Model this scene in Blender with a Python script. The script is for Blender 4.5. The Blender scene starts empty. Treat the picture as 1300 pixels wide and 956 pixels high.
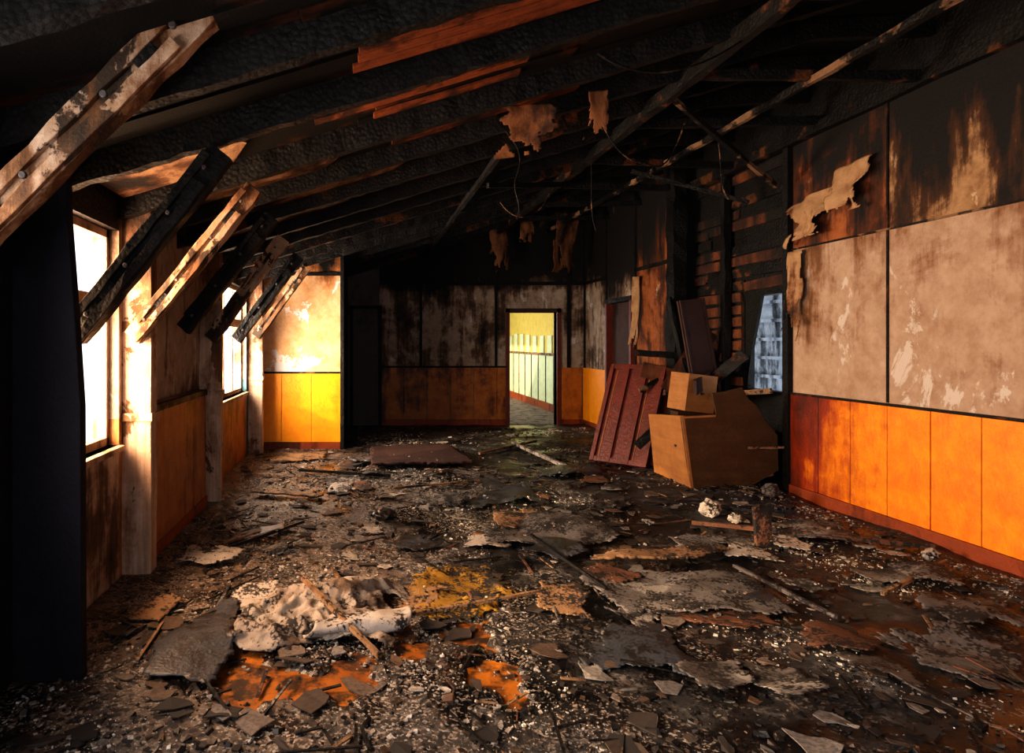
import bpy, math, random, bmesh
from mathutils import Vector, Matrix, noise
random.seed(7)
R = random.random
U = random.uniform
scene = bpy.context.scene

# ------------------------------------------------------------------ node helpers
class NT:
    def __init__(s, name):
        s.m = bpy.data.materials.new(name); s.m.use_nodes = True
        s.t = s.m.node_tree; s.t.nodes.clear()
        s.out = s.t.nodes.new('ShaderNodeOutputMaterial')
        s.b = s.t.nodes.new('ShaderNodeBsdfPrincipled')
        s.t.links.new(s.b.outputs[0], s.out.inputs[0])
        s.geo = s.t.nodes.new('ShaderNodeNewGeometry')
        s.sep = s.t.nodes.new('ShaderNodeSeparateXYZ')
        s.l(s.geo.outputs['Position'], s.sep.inputs[0])
    def l(s, a, b): s.t.links.new(a, b)
    def val(s, sock, v):
        if isinstance(v, (int, float)): sock.default_value = v
        elif isinstance(v, (tuple, list)):
            sock.default_value = tuple(v) + ((1,) if len(v) == 3 and len(sock.default_value) == 4 else ())
        else: s.l(v, sock)
    def math(s, op, a, b=0.0, clamp=False):
        n = s.t.nodes.new('ShaderNodeMath'); n.operation = op; n.use_clamp = clamp
        s.val(n.inputs[0], a); s.val(n.inputs[1], b); return n.outputs[0]
    def mr(s, v, a, b, c=0.0, d=1.0):
        n = s.t.nodes.new('ShaderNodeMapRange'); n.clamp = True
        s.val(n.inputs[0], v); n.inputs[1].default_value = a; n.inputs[2].default_value = b
        n.inputs[3].default_value = c; n.inputs[4].default_value = d; return n.outputs[0]
    def pos(s, sc=(1, 1, 1), off=(0, 0, 0)):
        n = s.t.nodes.new('ShaderNodeMapping'); s.l(s.geo.outputs['Position'], n.inputs[0])
        n.inputs['Scale'].default_value = sc; n.inputs['Location'].default_value = off
        return n.outputs[0]
    def noise(s, scale, detail=6, rough=.6, vec=None, dist=0.0):
        n = s.t.nodes.new('ShaderNodeTexNoise'); n.inputs['Scale'].default_value = scale
        n.inputs['Detail'].default_value = detail; n.inputs['Roughness'].default_value = rough
        n.inputs['Distortion'].default_value = dist
        s.l(vec if vec is not None else s.geo.outputs['Position'], n.inputs['Vector'])
        return n.outputs[0]
    def voro(s, scale, vec=None, feat='F1', out='Distance'):
        n = s.t.nodes.new('ShaderNodeTexVoronoi'); n.feature = feat; n.inputs['Scale'].default_value = scale
        s.l(vec if vec is not None else s.geo.outputs['Position'], n.inputs['Vector'])
        return n.outputs[out]
    def mix(s, f, a, b, mode='MIX'):
        n = s.t.nodes.new('ShaderNodeMix'); n.data_type = 'RGBA'; n.blend_type = mode
        s.val(n.inputs[0], f); s.val(n.inputs[6], a); s.val(n.inputs[7], b); return n.outputs[2]
    def ramp(s, f, stops):
        n = s.t.nodes.new('ShaderNodeValToRGB'); s.l(f, n.inputs[0]); e = n.color_ramp.elements
        while len(e) < len(stops): e.new(.5)
        for i, (p, c) in enumerate(stops): e[i].position = p; e[i].color = tuple(c) + (1,)
        return n.outputs[0]
    def bump(s, h, st=.5, d=.02):
        n = s.t.nodes.new('ShaderNodeBump'); s.val(n.inputs['Strength'], st)
        n.inputs['Distance'].default_value = d; s.l(h, n.inputs['Height']); s.l(n.outputs[0], s.b.inputs['Normal'])
    def fin(s, col, rough=.8, spec=.3):
        s.val(s.b.inputs['Base Color'], col); s.val(s.b.inputs['Roughness'], rough)
        s.b.inputs['Specular IOR Level'].default_value = spec
        return s.m

def sooty(name, clean, mid, black=(.006, .005, .005), clean2=None, peel=None, zr=(2, 3.4, .8), yr=None, xr=None,
          amt=1.3, bias=-.1, peel_t=.66, rough=.75, streak=True, grain=None, spec=.3, midspan=.22, dirt=0, off=(0, 0, 0), zr2=None):
    """painted surface with stains, peeled patches and soot deposit"""
    t = NT(name)
    n1 = t.noise(1.1, 9, .66, vec=t.pos((1, 1, 1), off), dist=.6)
    v = t.pos((3.2, 3.2, .5), off); n2 = t.noise(1.4, 7, .65, vec=v)
    n3 = t.noise(7, 8, .7); n4 = t.noise(38, 4, .6)
    s = t.math('MULTIPLY', t.math('SUBTRACT', n1, .5), amt)
    if streak: s = t.math('ADD', s, t.math('MULTIPLY', t.math('SUBTRACT', n2, .5), amt * .9))
    s = t.math('ADD', s, t.math('MULTIPLY', t.math('SUBTRACT', n3, .5), .45))
    s = t.math('ADD', s, bias)
    s = t.math('ADD', s, t.mr(t.sep.outputs[2], zr[0], zr[1], 0, zr[2]))
    for r, o in ((yr, 1), (xr, 0), (zr2, 2)):
        if r: s = t.math('ADD', s, t.mr(t.sep.outputs[o], r[0], r[1], 0, r[2]))
    base = t.mix(t.mr(n3, .35, .65), clean, clean2 or tuple(c * .8 for c in clean))
    if grain:
        g = t.noise(1, 6, .6, vec=t.pos(grain))
        base = t.mix(t.mr(g, .4, .65, 0, .55), base, mid)
    if peel:
        pm = t.mr(t.noise(2.3, 10, .68, vec=t.pos((1, 1, .8), (3, 7, 1)), dist=.4), peel_t, peel_t + .02)
        base = t.mix(pm, base, peel)
    c = t.mix(t.mr(s, .0, midspan), base, mid)
    c = t.mix(t.mr(s, midspan * .8, midspan * 2.2), c, black)
    h = t.math('ADD', n4, t.math('MULTIPLY', n3, 1.5))
    if dirt:
        dn = t.math('ADD', t.noise(6, 9, .75), t.math('MULTIPLY', t.math('SUBTRACT', t.voro(60), .4), .18))
        c = t.mix(t.mr(dn, .56 - .12 * dirt, .62 - .12 * dirt), c, (.016, .014, .013))
        h = t.math('ADD', h, dn)
    t.bump(h, .4, .015)
    return t.fin(c, rough, spec)

def char_mat(name, c1=(.003, .003, .003), c2=(.009, .008, .008), brown=None, bt=.58, sc=40):
    t = NT(name)
    vor = t.voro(sc)
    n = t.noise(3, 8, .65)
    col = t.mix(t.mr(vor, .1, .6), c2, c1)
    if brown: col = t.mix(t.mr(n, bt, bt + .06), col, brown)
    t.bump(t.math('ADD', t.math('SUBTRACT', 1, vor), t.noise(50, 5, .7)), .5, .012)
    return t.fin(col, t.mr(n, .35, .65, .4, .85), .25)

M = {}
M['plaster_r'] = sooty('burnt_plaster_pale', (.42, .30, .215), (.17, .075, .03), clean2=(.30, .19, .12), peel=(.50, .43, .37),
                       zr=(1.8, 2.38, .24), yr=(4.9, 6.15, .30), amt=1.9, bias=-.20, peel_t=.60, midspan=.34)
M['plaster_u'] = sooty('burnt_plaster_upper', (.36, .22, .11), (.06, .023, .008), clean2=(.18, .09, .04), peel=(.48, .35, .21),
                       zr=(2.35, 3.2, .60), amt=2.3, bias=.12, peel_t=.57, midspan=.22)
M['plaster_o'] = sooty('scorched_plaster_orange', (.30, .10, .03), (.08, .022, .006), clean2=(.17, .05, .013), peel=(.42, .3, .2),
                       zr=(2.3, 3.3, .5), amt=2.1, bias=.08, peel_t=.63)
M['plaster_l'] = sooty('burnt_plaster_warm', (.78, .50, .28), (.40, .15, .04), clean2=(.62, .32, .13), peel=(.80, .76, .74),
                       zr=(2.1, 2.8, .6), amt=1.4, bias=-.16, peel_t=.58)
M['plaster_b'] = sooty('sooty_plaster_back', (.40, .32, .25), (.11, .065, .038), clean2=(.24, .175, .13), peel=(.50, .45, .41),
                       zr=(1.5, 2.5, .18), zr2=(2.35, 2.65, .6), amt=2.0, bias=-.03, peel_t=.60)
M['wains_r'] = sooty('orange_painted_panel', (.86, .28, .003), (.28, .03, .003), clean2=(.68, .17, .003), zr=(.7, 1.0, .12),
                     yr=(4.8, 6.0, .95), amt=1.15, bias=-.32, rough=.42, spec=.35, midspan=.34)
M['wains_l'] = sooty('orange_painted_panel_lit', (.92, .36, .004), (.42, .10, .008), clean2=(.84, .27, .004), zr=(0, 1, 0),  # brighter copy of the orange panel; window light put into its colour
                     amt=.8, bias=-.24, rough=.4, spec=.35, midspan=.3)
M['wains_b'] = sooty('brown_painted_panel', (.44, .15, .012), (.14, .035, .006), clean2=(.28, .08, .008), zr=(0, 1.2, .1),
                     xr=(.6, -.3, .5), amt=1.6, bias=-.06, rough=.5, spec=.4)
M['wains_s'] = sooty('scorched_side_panel', (.40, .17, .05), (.13, .04, .012), clean2=(.26, .09, .025), zr=(1.2, 2.4, .5),
                     amt=1.6, bias=-.02, rough=.5)
M['base'] = sooty('red_brown_skirting', (.26, .05, .012), (.08, .016, .005), zr=(0, 1, 0), amt=1.5, bias=-.02, rough=.5)
M['post'] = sooty('peeling_white_timber', (.56, .43, .33), (.18, .085, .04), clean2=(.40, .27, .18), peel=(.10, .05, .02), zr=(1.1, 2.3, .4),
                  amt=1.6, bias=-.10, peel_t=.55, grain=(30, 30, 1.5))
M['strut'] = sooty('peeling_brace_timber', (.42, .30, .22), (.14, .06, .022), clean2=(.27, .15, .07), peel=(.03, .018, .01), zr=(0, 1, 0),
                   amt=2.3, bias=.06, peel_t=.50, midspan=.24)
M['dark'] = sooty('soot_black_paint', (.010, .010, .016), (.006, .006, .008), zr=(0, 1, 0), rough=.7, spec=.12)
M['char'] = char_mat('charred_wood')
M['charb'] = char_mat('charred_wood_brown', brown=(.085, .03, .01), bt=.55)
M['batten'] = char_mat('scorched_batten', brown=(.19, .11, .06), bt=.52)
M['lath'] = sooty('scorched_red_boards', (.16, .052, .016), (.05, .016, .007), clean2=(.09, .026, .009), zr=(1.8, 3.0, .4), amt=1.9, bias=.1)
M['liningwood'] = sooty('scorched_lining_boards', (.26, .07, .02), (.06, .016, .006), clean2=(.15, .036, .011), zr=(0, 1, 0), amt=2.2, bias=.03, grain=(2, 45, 10))
M['pale_panel'] = sooty('smoked_lining_panel', (.26, .16, .09), (.085, .035, .015), clean2=(.15, .08, .038), zr=(0, 1, 0), amt=2.1, bias=.13)
M['redpanel'] = sooty('dark_red_door_paint', (.14, .021, .011), (.055, .011, .007), clean2=(.08, .015, .009), zr=(0, 1, 0), amt=1.1, bias=-.18, rough=.45, spec=.4)
M['cab_l'] = sooty('tan_cabinet_veneer', (.36, .165, .05), (.2, .08, .03), clean2=(.28, .12, .035), zr=(0, 1, 0), amt=.7, bias=-.3, rough=.5, grain=(2, 2, 20))
M['cab_d'] = sooty('brown_cabinet_veneer', (.075, .037, .014), (.035, .016, .007), clean2=(.045, .022, .009), zr=(0, 1, 0), amt=1.1, bias=-.15, rough=.5, grain=(2, 2, 20))
M['purple'] = sooty('scorched_purple_board', (.05, .024, .020), (.02, .010, .009), zr=(0, 1, 0), amt=1.4, bias=-.03)
M['sootdoor'] = sooty('sooty_grey_door_paint', (.085, .072, .075), (.03, .025, .025), zr=(1.4, 2.1, .2), amt=.9, bias=-.15)
M['paper'] = sooty('peeled_wallpaper', (.40, .25, .13), (.15, .055, .02), clean2=(.26, .145, .07), zr=(0, 1, 0), amt=2.4, bias=.03)
M['paper_b'] = sooty('burnt_hanging_paper', (.17, .07, .027), (.055, .022, .01), zr=(0, 1, 0), amt=2, bias=.04)
M['cloth'] = sooty('dirty_linoleum_sheet', (.30, .265, .23), (.12, .08, .052), clean2=(.18, .14, .11), zr=(0, 1, 0), amt=2.0, bias=-.06, dirt=.15)
M['greyboard'] = sooty('grey_fibreboard', (.15, .14, .135), (.06, .048, .042), clean2=(.09, .077, .07), peel=(.24, .22, .20), zr=(0, 1, 0), amt=1.3, bias=-.12, peel_t=.58, dirt=.5)
M['tanboard'] = sooty('tan_splintered_wood', (.28, .17, .09), (.10, .052, .026), clean2=(.17, .092, .045), zr=(0, 1, 0), amt=1.5, bias=-.10, dirt=.35)
M['paleboard'] = sooty('pale_plaster_board', (.42, .385, .35), (.15, .11, .085), clean2=(.28, .235, .20), zr=(0, 1, 0), amt=1.3, bias=-.18, dirt=.3)
M['redboard'] = sooty('rusty_board', (.14, .062, .034), (.05, .024, .016), zr=(0, 1, 0), amt=1.2, bias=-.1, dirt=.5)
M['blackboard'] = sooty('black_roofing_felt', (.032, .037, .047), (.015, .015, .016), clean2=(.05, .054, .062), zr=(0, 1, 0), amt=.7, bias=-.3, rough=.35, dirt=.5, spec=.5)
M['ochre'] = sooty('ochre_mat', (.32, .18, .016), (.08, .045, .011), clean2=(.19, .10, .012), zr=(0, 1, 0), amt=1.8, bias=-.06, dirt=.5)
M['winframe'] = sooty('window_frame_paint', (.40, .28, .19), (.14, .075, .04), zr=(0, 1, 0), amt=1.4, bias=.02)
M['corr_y'] = sooty('corridor_yellow_paint', (.60, .47, .10), (.35, .22, .05), clean2=(.50, .36, .07), zr=(0, 1, 0), amt=.5, bias=-.35)
M['corr_g'] = sooty('corridor_pale_green_paint', (.60, .66, .40), (.4, .4, .2), zr=(0, 1, 0), amt=.4, bias=-.4)
M['corr_f'] = sooty('corridor_floor_lino', (.22, .17, .15), (.15, .1, .08), zr=(0, 1, 0), amt=.8, bias=-.3, dirt=.3)
M['teal'] = sooty('faded_teal_paint', (.10, .22, .25), (.06, .06, .06), zr=(0, 1, 0), amt=.8, bias=-.1)
M['metal'] = sooty('sooty_steel', (.08, .07, .07), (.03, .02, .02), zr=(0, 1, 0), rough=.4)
M['stone'] = sooty('weathered_outdoor_render', (.30, .36, .44), (.10, .12, .15), clean2=(.5, .56, .62), zr=(0, 1, 0), amt=2.0, bias=.05)

def ceil_mat():
    t = NT('charred_roof_boards')
    x, y = t.sep.outputs[0], t.sep.outputs[1]
    idx = t.math('FLOOR', t.math('DIVIDE', y, .13))
    wn = t.t.nodes.new('ShaderNodeTexWhiteNoise'); wn.noise_dimensions = '1D'; t.l(idx, wn.inputs['W'])
    n = t.noise(.9, 8, .65, vec=t.pos((.8, 1.3, 1), (2.3, 0, 0)), dist=.4)
    near = t.mr(y, 5.6, 3.0, 0, .18)
    ctr = t.math('MULTIPLY', t.mr(x, 1.7, .9, 0, 1), t.mr(x, -.75, -.25, 0, 1))
    s = t.math('ADD', n, t.math('MULTIPLY', near, ctr))
    s = t.math('ADD', s, t.math('MULTIPLY', wn.outputs[0], .10))
    g = t.noise(1, 6, .6, vec=t.pos((1.5, 40, 10)))
    wood = t.mix(t.mr(g, .35, .65), (.24, .065, .018), (.06, .017, .006))
    wood = t.mix(t.math('MULTIPLY', wn.outputs[0], .6), wood, (.045, .014, .006))
    col = t.mix(t.mr(s, .66, .79), (.0035, .003, .003), wood)
    t.bump(t.math('ADD', t.math('MULTIPLY', t.voro(60), .4), g), .35, .008)
    return t.fin(col, .8, .18)
M['ceil'] = ceil_mat()

def floor_mat():
    t = NT('orange_painted_floorboards')
    n = t.noise(2.2, 8, .65); g = t.noise(1, 5, .6, vec=t.pos((30, 2, 2)))
    c = t.mix(t.mr(n, .36, .60), (.50, .17, .018), (.22, .07, .016))
    c = t.mix(t.mr(t.noise(7, 9, .75), .45, .56), c, (.035, .022, .015))
    t.bump(g, .3, .005)
    return t.fin(c, .35, .5)
M['floor'] = floor_mat()

def ash_mat():
    t = NT('ash_and_soot_layer')
    a = t.noise(.75, 7, .6, dist=.5); b = t.noise(4.5, 10, .74); c = t.noise(32, 8, .75); w = t.noise(.9, 6, .6, vec=t.pos((1, 1, 1), (4, 9, 0)), dist=.6)
    big = t.noise(1.3, 5, .6, vec=t.pos((1, 1, 1), (7, 2, 0)), dist=.8)
    x, y = t.sep.outputs[0], t.sep.outputs[1]
    bb = t.math('ADD', b, t.math('MULTIPLY', t.math('SUBTRACT', big, .5), .45))
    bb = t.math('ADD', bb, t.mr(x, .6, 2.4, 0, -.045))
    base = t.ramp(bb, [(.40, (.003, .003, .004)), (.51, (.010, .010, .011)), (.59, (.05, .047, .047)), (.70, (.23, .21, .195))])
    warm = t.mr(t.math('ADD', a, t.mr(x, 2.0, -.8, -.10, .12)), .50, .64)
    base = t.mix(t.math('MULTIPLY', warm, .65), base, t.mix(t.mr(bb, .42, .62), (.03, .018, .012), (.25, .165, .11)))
    rust = t.mr(w, .56, .66)
    base = t.mix(t.math('MULTIPLY', rust, .4), base, t.mix(t.mr(c, .4, .6), (.08, .03, .014), (.015, .009, .007)))
    v = t.voro(105, out='Color'); vs = t.t.nodes.new('ShaderNodeSeparateColor'); t.l(v, vs.inputs[0])
    zone = t.mr(t.math('ADD', t.noise(1.5, 7, .7, vec=t.pos((1, 1, 1), (9, 4, 2))), t.mr(x, 2.2, .6, -.08, .05)), .46, .58)
    sp = t.math('MULTIPLY', t.mr(vs.outputs[0], .66, .69), zone)
    base = t.mix(sp, base, t.mix(vs.outputs[1], (.42, .38, .33), (.12, .08, .055)))
    v2 = t.voro(48, out='Color'); vs2 = t.t.nodes.new('ShaderNodeSeparateColor'); t.l(v2, vs2.inputs[0])
    base = t.mix(t.mr(vs2.outputs[0], .74, .76), base, (.005, .005, .006))
    h = t.math('ADD', c, t.math('ADD', b, t.math('MULTIPLY', vs2.outputs[1], .5)))
    t.bump(h, t.mr(big, .40, .56, .25, .8), .02)
    return t.fin(base, t.mr(big, .40, .56, .16, .65), .5)
M['ash'] = ash_mat()

def island_mat(name, stops, rough=.8):
    t = NT(name)
    c = t.ramp(t.geo.outputs['Random Per Island'], stops)
    c = t.mix(t.mr(t.noise(60, 4, .6), .42, .65, 0, .6), c, (.02, .017, .015))
    return t.fin(c, rough, .35)
M['coal'] = island_mat('charcoal_bits', [(0, (.004, .004, .005)), (.5, (.011, .010, .011)), (.8, (.03, .025, .022)), (1, (.09, .05, .03))], .4)
M['chips'] = island_mat('plaster_chips_mat', [(0, (.12, .085, .06)), (.4, (.26, .21, .165)), (.75, (.43, .39, .34)), (1, (.64, .60, .55))])
M['scrap'] = island_mat('burnt_scrap_mat', [(0, (.012, .011, .011)), (.45, (.045, .033, .027)), (.7, (.10, .06, .035)), (.85, (.17, .155, .145)), (1, (.42, .38, .33))])

# ------------------------------------------------------------------ mesh builder
class MB:
    def __init__(s): s.v = []; s.f = []; s.mi = []; s.mats = []
    def mid(s, m):
        if m not in s.mats: s.mats.append(m)
        return s.mats.index(m)
    def add(s, vs, fs, m):
        o = len(s.v); s.v += [tuple(v) for v in vs]; k = s.mid(m)
        for f in fs: s.f.append([i + o for i in f]); s.mi.append(k)
    BF = [(0, 3, 2, 1), (4, 5, 6, 7), (0, 1, 5, 4), (1, 2, 6, 5), (2, 3, 7, 6), (3, 0, 4, 7)]
    def box(s, x0, x1, y0, y1, z0, z1, m):
        s.add([(x0, y0, z0), (x1, y0, z0), (x1, y1, z0), (x0, y1, z0), (x0, y0, z1), (x1, y0, z1), (x1, y1, z1), (x0, y1, z1)], s.BF, m)
    def obox(s, mat, sx, sy, sz, m):
        vs = [mat @ Vector((a * sx / 2, b * sy / 2, c * sz / 2)) for c in (-1, 1) for a, b in ((-1, -1), (1, -1), (1, 1), (-1, 1))]
        s.add(vs, s.BF, m)
    def beam(s, p0, p1, w, h, m, seg=1, jit=0.0, up=(0, 0, 1)):
        p0, p1 = Vector(p0), Vector(p1); d = (p1 - p0).normalized(); upv = Vector(up)
        if abs(d.dot(upv)) > .98: upv = Vector((0, 1, 0))
        side = d.cross(upv).normalized(); u = side.cross(d).normalized()
        vs = []
        for i in range(seg + 1):
            c = p0.lerp(p1, i / seg)
            for a, b in ((-1, -1), (1, -1), (1, 1), (-1, 1)):
                vs.append(c + side * (a * w / 2 + U(-jit, jit)) + u * (b * h / 2 + U(-jit, jit)))
        fs = [(0, 1, 2, 3)] + [tuple(seg * 4 + k for k in (3, 2, 1, 0))]
        for i in range(seg):
            for k in range(4):
                a, b = i * 4 + k, i * 4 + (k + 1) % 4
                fs.append((a, a + 4, b + 4, b))
        s.add(vs, fs, m)
    def poly(s, pts, n, th, m):
        n = Vector(n).normalized() * th; k = len(pts)
        vs = [Vector(p) for p in pts] + [Vector(p) + n for p in pts]
        fs = [tuple(range(k))[::-1], tuple(range(k, 2 * k))] + [(i, (i + 1) % k, (i + 1) % k + k, i + k) for i in range(k)]
        s.add(vs, fs, m)
    def cyl(s, p0, p1, r, m, n=10):
        p0, p1 = Vector(p0), Vector(p1); d = (p1 - p0).normalized()
        a = d.orthogonal().normalized(); b = d.cross(a); vs = []
        for p in (p0, p1):
            for i in range(n):
                t = 2 * math.pi * i / n; vs.append(p + a * math.cos(t) * r + b * math.sin(t) * r)
        fs = [tuple(range(n))[::-1], tuple(range(n, 2 * n))] + [(i, (i + 1) % n, (i + 1) % n + n, i + n) for i in range(n)]
        s.add(vs, fs, m)
    def build(s, name, bevel=0, smooth=False):
        me = bpy.data.meshes.new(name); me.from_pydata(s.v, [], s.f)
        for m in s.mats: me.materials.append(M[m])
        me.polygons.foreach_set('material_index', s.mi)
        if smooth: me.polygons.foreach_set('use_smooth', [True] * len(s.f))
        me.update()
        bm = bmesh.new(); bm.from_mesh(me); bmesh.ops.recalc_face_normals(bm, faces=bm.faces); bm.to_mesh(me); bm.free()
        ob = bpy.data.objects.new(name, me); scene.collection.objects.link(ob)
        if bevel:
            b = ob.modifiers.new('bevel', 'BEVEL'); b.width = bevel; b.segments = 2; b.limit_method = 'ANGLE'
        return ob

XL, XR, XF = -1.50, 4.08, 3.90
YB, YC = 11.37, 8.8
def roof_z(x): return 2.62 + .30 * (x + .7) if x < 3.2 else 3.79 + .05 * (x - 3.2)

# ------------------------------------------------------------------ floor + ash
b = MB(); b.box(XL - .3, XR + .3, -3.6, 18.2, -.12, 0, 'floor'); b.build('floor')
def spot(x, y, cx, cy, rx, ry):
    return max(0, 1 - ((x - cx) / rx) ** 2 - ((y - cy) / ry) ** 2 + 1.5 * noise.noise((x * 4, y * 4, 1.5)) + .9 * noise.noise((x * 11, y * 11, 2.5)) + .5 * noise.noise((x * 25, y * 25, 2.5)))
def ash_h(x, y):
    h = .020 + .022 * noise.noise((x * 1.3, y * 1.3, 0)) + .010 * noise.noise((x * 5, y * 5, 3)) + .005 * noise.noise((x * 17, y * 17, 5))
    if y < 4.4 and x < 1.2:
        for sp, a in (((-.25, 2.85, .5, .30), .05), ((.56, 3.0, .14, .5), .05), ((.55, 3.75, .22, .3), .03), ((.1, 3.3, .2, .2), .02)):
            if abs(x - sp[0]) < sp[2] * 1.9 and abs(y - sp[1]) < sp[3] * 1.9: h -= a * spot(x, y, *sp)
    h += .05 * max(0, 1 - abs(x - 3.85) / .5) * (.6 + .6 * noise.noise((x, y * 2, 7)))
    h += .05 * max(0, 1 - ((x - 3.1) / 1.3) ** 2 - ((y - 6.6) / 1.5) ** 2)
    return h
def top_h(x, y): return max(0.0, ash_h(x, y))
vs, fs = [], []
nx, ny = 250, 420
x0, x1, y0, y1 = XL + .01, XR - .01, 1.4, YB - .01
for j in range(ny + 1):
    for i in range(nx + 1):
        x = x0 + (x1 - x0) * i / nx; y = y0 + (y1 - y0) * (j / ny) ** 1.25
        if y > 8.0: x = min(x, XF - .01)
        if y > YC - .05: x = max(x, -.22)
        vs.append((x, y, ash_h(x, y)))
for j in range(ny):
    for i in range(nx):
        a = j * (nx + 1) + i; fs.append((a, a + 1, a + nx + 2, a + nx + 1))
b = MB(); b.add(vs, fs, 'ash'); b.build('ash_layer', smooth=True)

# ------------------------------------------------------------------ rubble
def chunk(b, x, y, z, s, flat, m):
    rot = Matrix.Rotation(U(0, 6.28), 3, 'Z') @ Matrix.Rotation(U(-.4, .4), 3, 'X') @ Matrix.Rotation(U(-.4, .4), 3, 'Y')
    sx, sy, sz = s * U(.5, 1.3), s * U(.4, 1), s * flat * U(.6, 1.2)
    vs = [Vector((x, y, z)) + rot @ Vector((a * sx * U(.5, 1), c * sy * U(.5, 1), d * sz * U(.6, 1))) for d in (-1, 1) for a, c in ((-1, -1), (1, -1), (1, 1), (-1, 1))]
    b.add(vs, MB.BF, m)
def flake(b, x, y, z, s, m, tilt=.15):
    n = random.randint(5, 9); rot = Matrix.Rotation(U(0, 6.28), 3, 'Z') @ Matrix.Rotation(U(-tilt, tilt), 3, 'X')
    asp = U(.25, 1); pts = []
    for i in range(n):
        t = 6.283 * (i + U(-.3, .3)) / n; r = s * U(.5, 1.15)
        pts.append(Vector((x, y, z + .004)) + rot @ Vector((math.cos(t) * r, math.sin(t) * r * asp, U(-.08, .08) * s)))
    b.poly(pts, (0, 0, 1), .003 + s * .02, m)
def rnd_xy():
    while True:
        y = 1.8 + (10.9 - 1.8) * R() ** 1.5; x = U(XL + .12, XR - .14)
        if y > 7.9 and x > XF - .14: continue
        if y > YC - .1 and x < -.12: continue
        return x, y
b = MB()
for i in range(13000):
    x, y = rnd_xy()
    if noise.noise((x * .9, y * .9, 11)) + .15 < U(-.3, .5): continue
    if ash_h(x, y) < -.005 and R() < .85: continue
    chunk(b, x, y, top_h(x, y) + .002, (.005 + .020 * R() ** 5) * (1 + y * .05), .45, 'coal')
b.build('charcoal_rubble')
b = MB()
for i in range(46000):
    x, y = rnd_xy()
    d = noise.noise((x * 1.1 + 5, y * 1.1, 2)) * 1.4 + .9 * noise.noise((x * 4, y * 4, 8)) + (.6 if (x - 3.75) ** 2 < .06 else 0) + (.18 if x < .9 else -.38)
    if y > 7.5: d -= .2
    if d < U(-.15, .4): continue
    if ash_h(x, y) < -.005 and R() < .85: continue
    chunk(b, x, y, top_h(x, y) + .002, (.003 + .009 * R() ** 5) * (1 + y * .10), .45, 'chips')
b.build('plaster_chips')
b = MB()
for i in range(1300):
    x, y = rnd_xy()
    flake(b, x, y, top_h(x, y) + .004, .02 + .085 * R() ** 2.5, 'scrap')
b.build('burnt_scraps')
b = MB()
for i in range(380):
    x, y = rnd_xy(); a = U(0, 3.14); L = .04 + .18 * R() ** 2; z = top_h(x, y) + .012
    dx, dy = math.cos(a) * L, math.sin(a) * L
    if not (XL + .1 < x + dx < XF - .1 and XL + .1 < x - dx) or y > 8.6: continue
    b.beam((x - dx, y - dy, z), (x + dx, y + dy, z + U(0, .02)), U(.005, .016), .006, random.choice(['char', 'char', 'char', 'tanboard', 'greyboard', 'redboard']))
b.build('wood_splinters')

# ------------------------------------------------------------------ right wall
HY = 6.98
b = MB()
T = .16
b.box(XR, XR + T, -3.5, 6.15, 0, 2.35, 'plaster_r')
b.box(XR, XR + T, 5.01, 6.15, 2.35, 3.36, 'plaster_o')
b.box(XR, XR + T, -3.5, 5.01, 2.35, 3.36, 'plaster_u')
b.box(XR, XR + T, -3.5, 8.0, 3.36, 4.0, 'char')
b.box(XR + .05, XR + T, 6.15, 6.27, 0, 3.36, 'char')
b.box(XR + .05, XR + T, 6.27, HY, 0, .98, 'char')
b.box(XR + .05, XR + T, 6.27, HY, 1.96, 3.36, 'char')
b.box(XR + .05, XR + T, HY, 8.0, 0, 3.36, 'char')
b.poly([(XR + .06, HY, .98), (XR + .06, HY, 1.96), (XR + .06, 6.70, 1.96), (XR + .06, 6.76, 1.75), (XR + .06, 6.84, 1.5), (XR + .06, 6.88, 1.35), (XR + .06, 6.93, 1.1), (XR + .06, 6.94, .98)], (1, 0, 0), .03, 'char')
b.poly([(XR + .06, 6.27, .98), (XR + .06, 6.27, 1.96), (XR + .06, 6.34, 1.96), (XR + .06, 6.30, 1.5), (XR + .06, 6.32, 1.2), (XR + .06, 6.29, .98)], (1, 0, 0), .03, 'charb')
b.box(XF, XR + T, 8.0, 8.12, 0, 4.0, 'char')
b.box(XF, XF + T, 8.12, 9.27, 0, 4.0, 'plaster_o')
b.box(XF, XF + T, 10.25, YB, 0, 4.0, 'plaster_b')
b.box(XF, XF + T, 9.27, 10.25, 2.1, 4.0, 'plaster_b')
b.build('wall_right')
b = MB()
z = 1.05
while z < 3.3:
    y = 6.2
    while y < 7.95:
        L = U(.7, 1.8); ye = min(7.97, y + L)
        if z < 2.0 and y < HY: ye = HY + .02
        elif R() < .8:
            b.beam((XR + .03 + U(0, .01), y, z), (XR + .03, ye - .01, z + U(-.02, .02)), .02, .10, 'lath' if R() < .65 else 'charb', seg=4, jit=.006)
        y = ye
    z += .13
b.build('trim_1')
b = MB()
y = 6.13
while y > -3.3:
    b.box(XR - .022 - U(0, .004), XR, y - .372, y, .13, .98, 'wains_r'); y -= .38
b.box(XR - .034, XR, -3.4, 6.14, .98, 1.0, 'charb')
b.build('wall_right_wainscot', bevel=.004)
b = MB(); b.box(XR - .04, XR, -3.4, 6.14, 0, .13, 'base'); b.build('baseboard_right', bevel=.006)
b = MB()
b.box(XR - .014, XR, -3.4, 6.14, 2.342, 2.358, 'batten')
for yy in (5.01, 3.0): b.box(XR - .012, XR, yy - .008, yy + .008, 1.005, 3.36, 'charb')
b.beam((XR - .03, -3.4, 3.38), (XR - .03, 7.98, 3.38), .09, .1, 'charb', seg=30, jit=.008)
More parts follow.
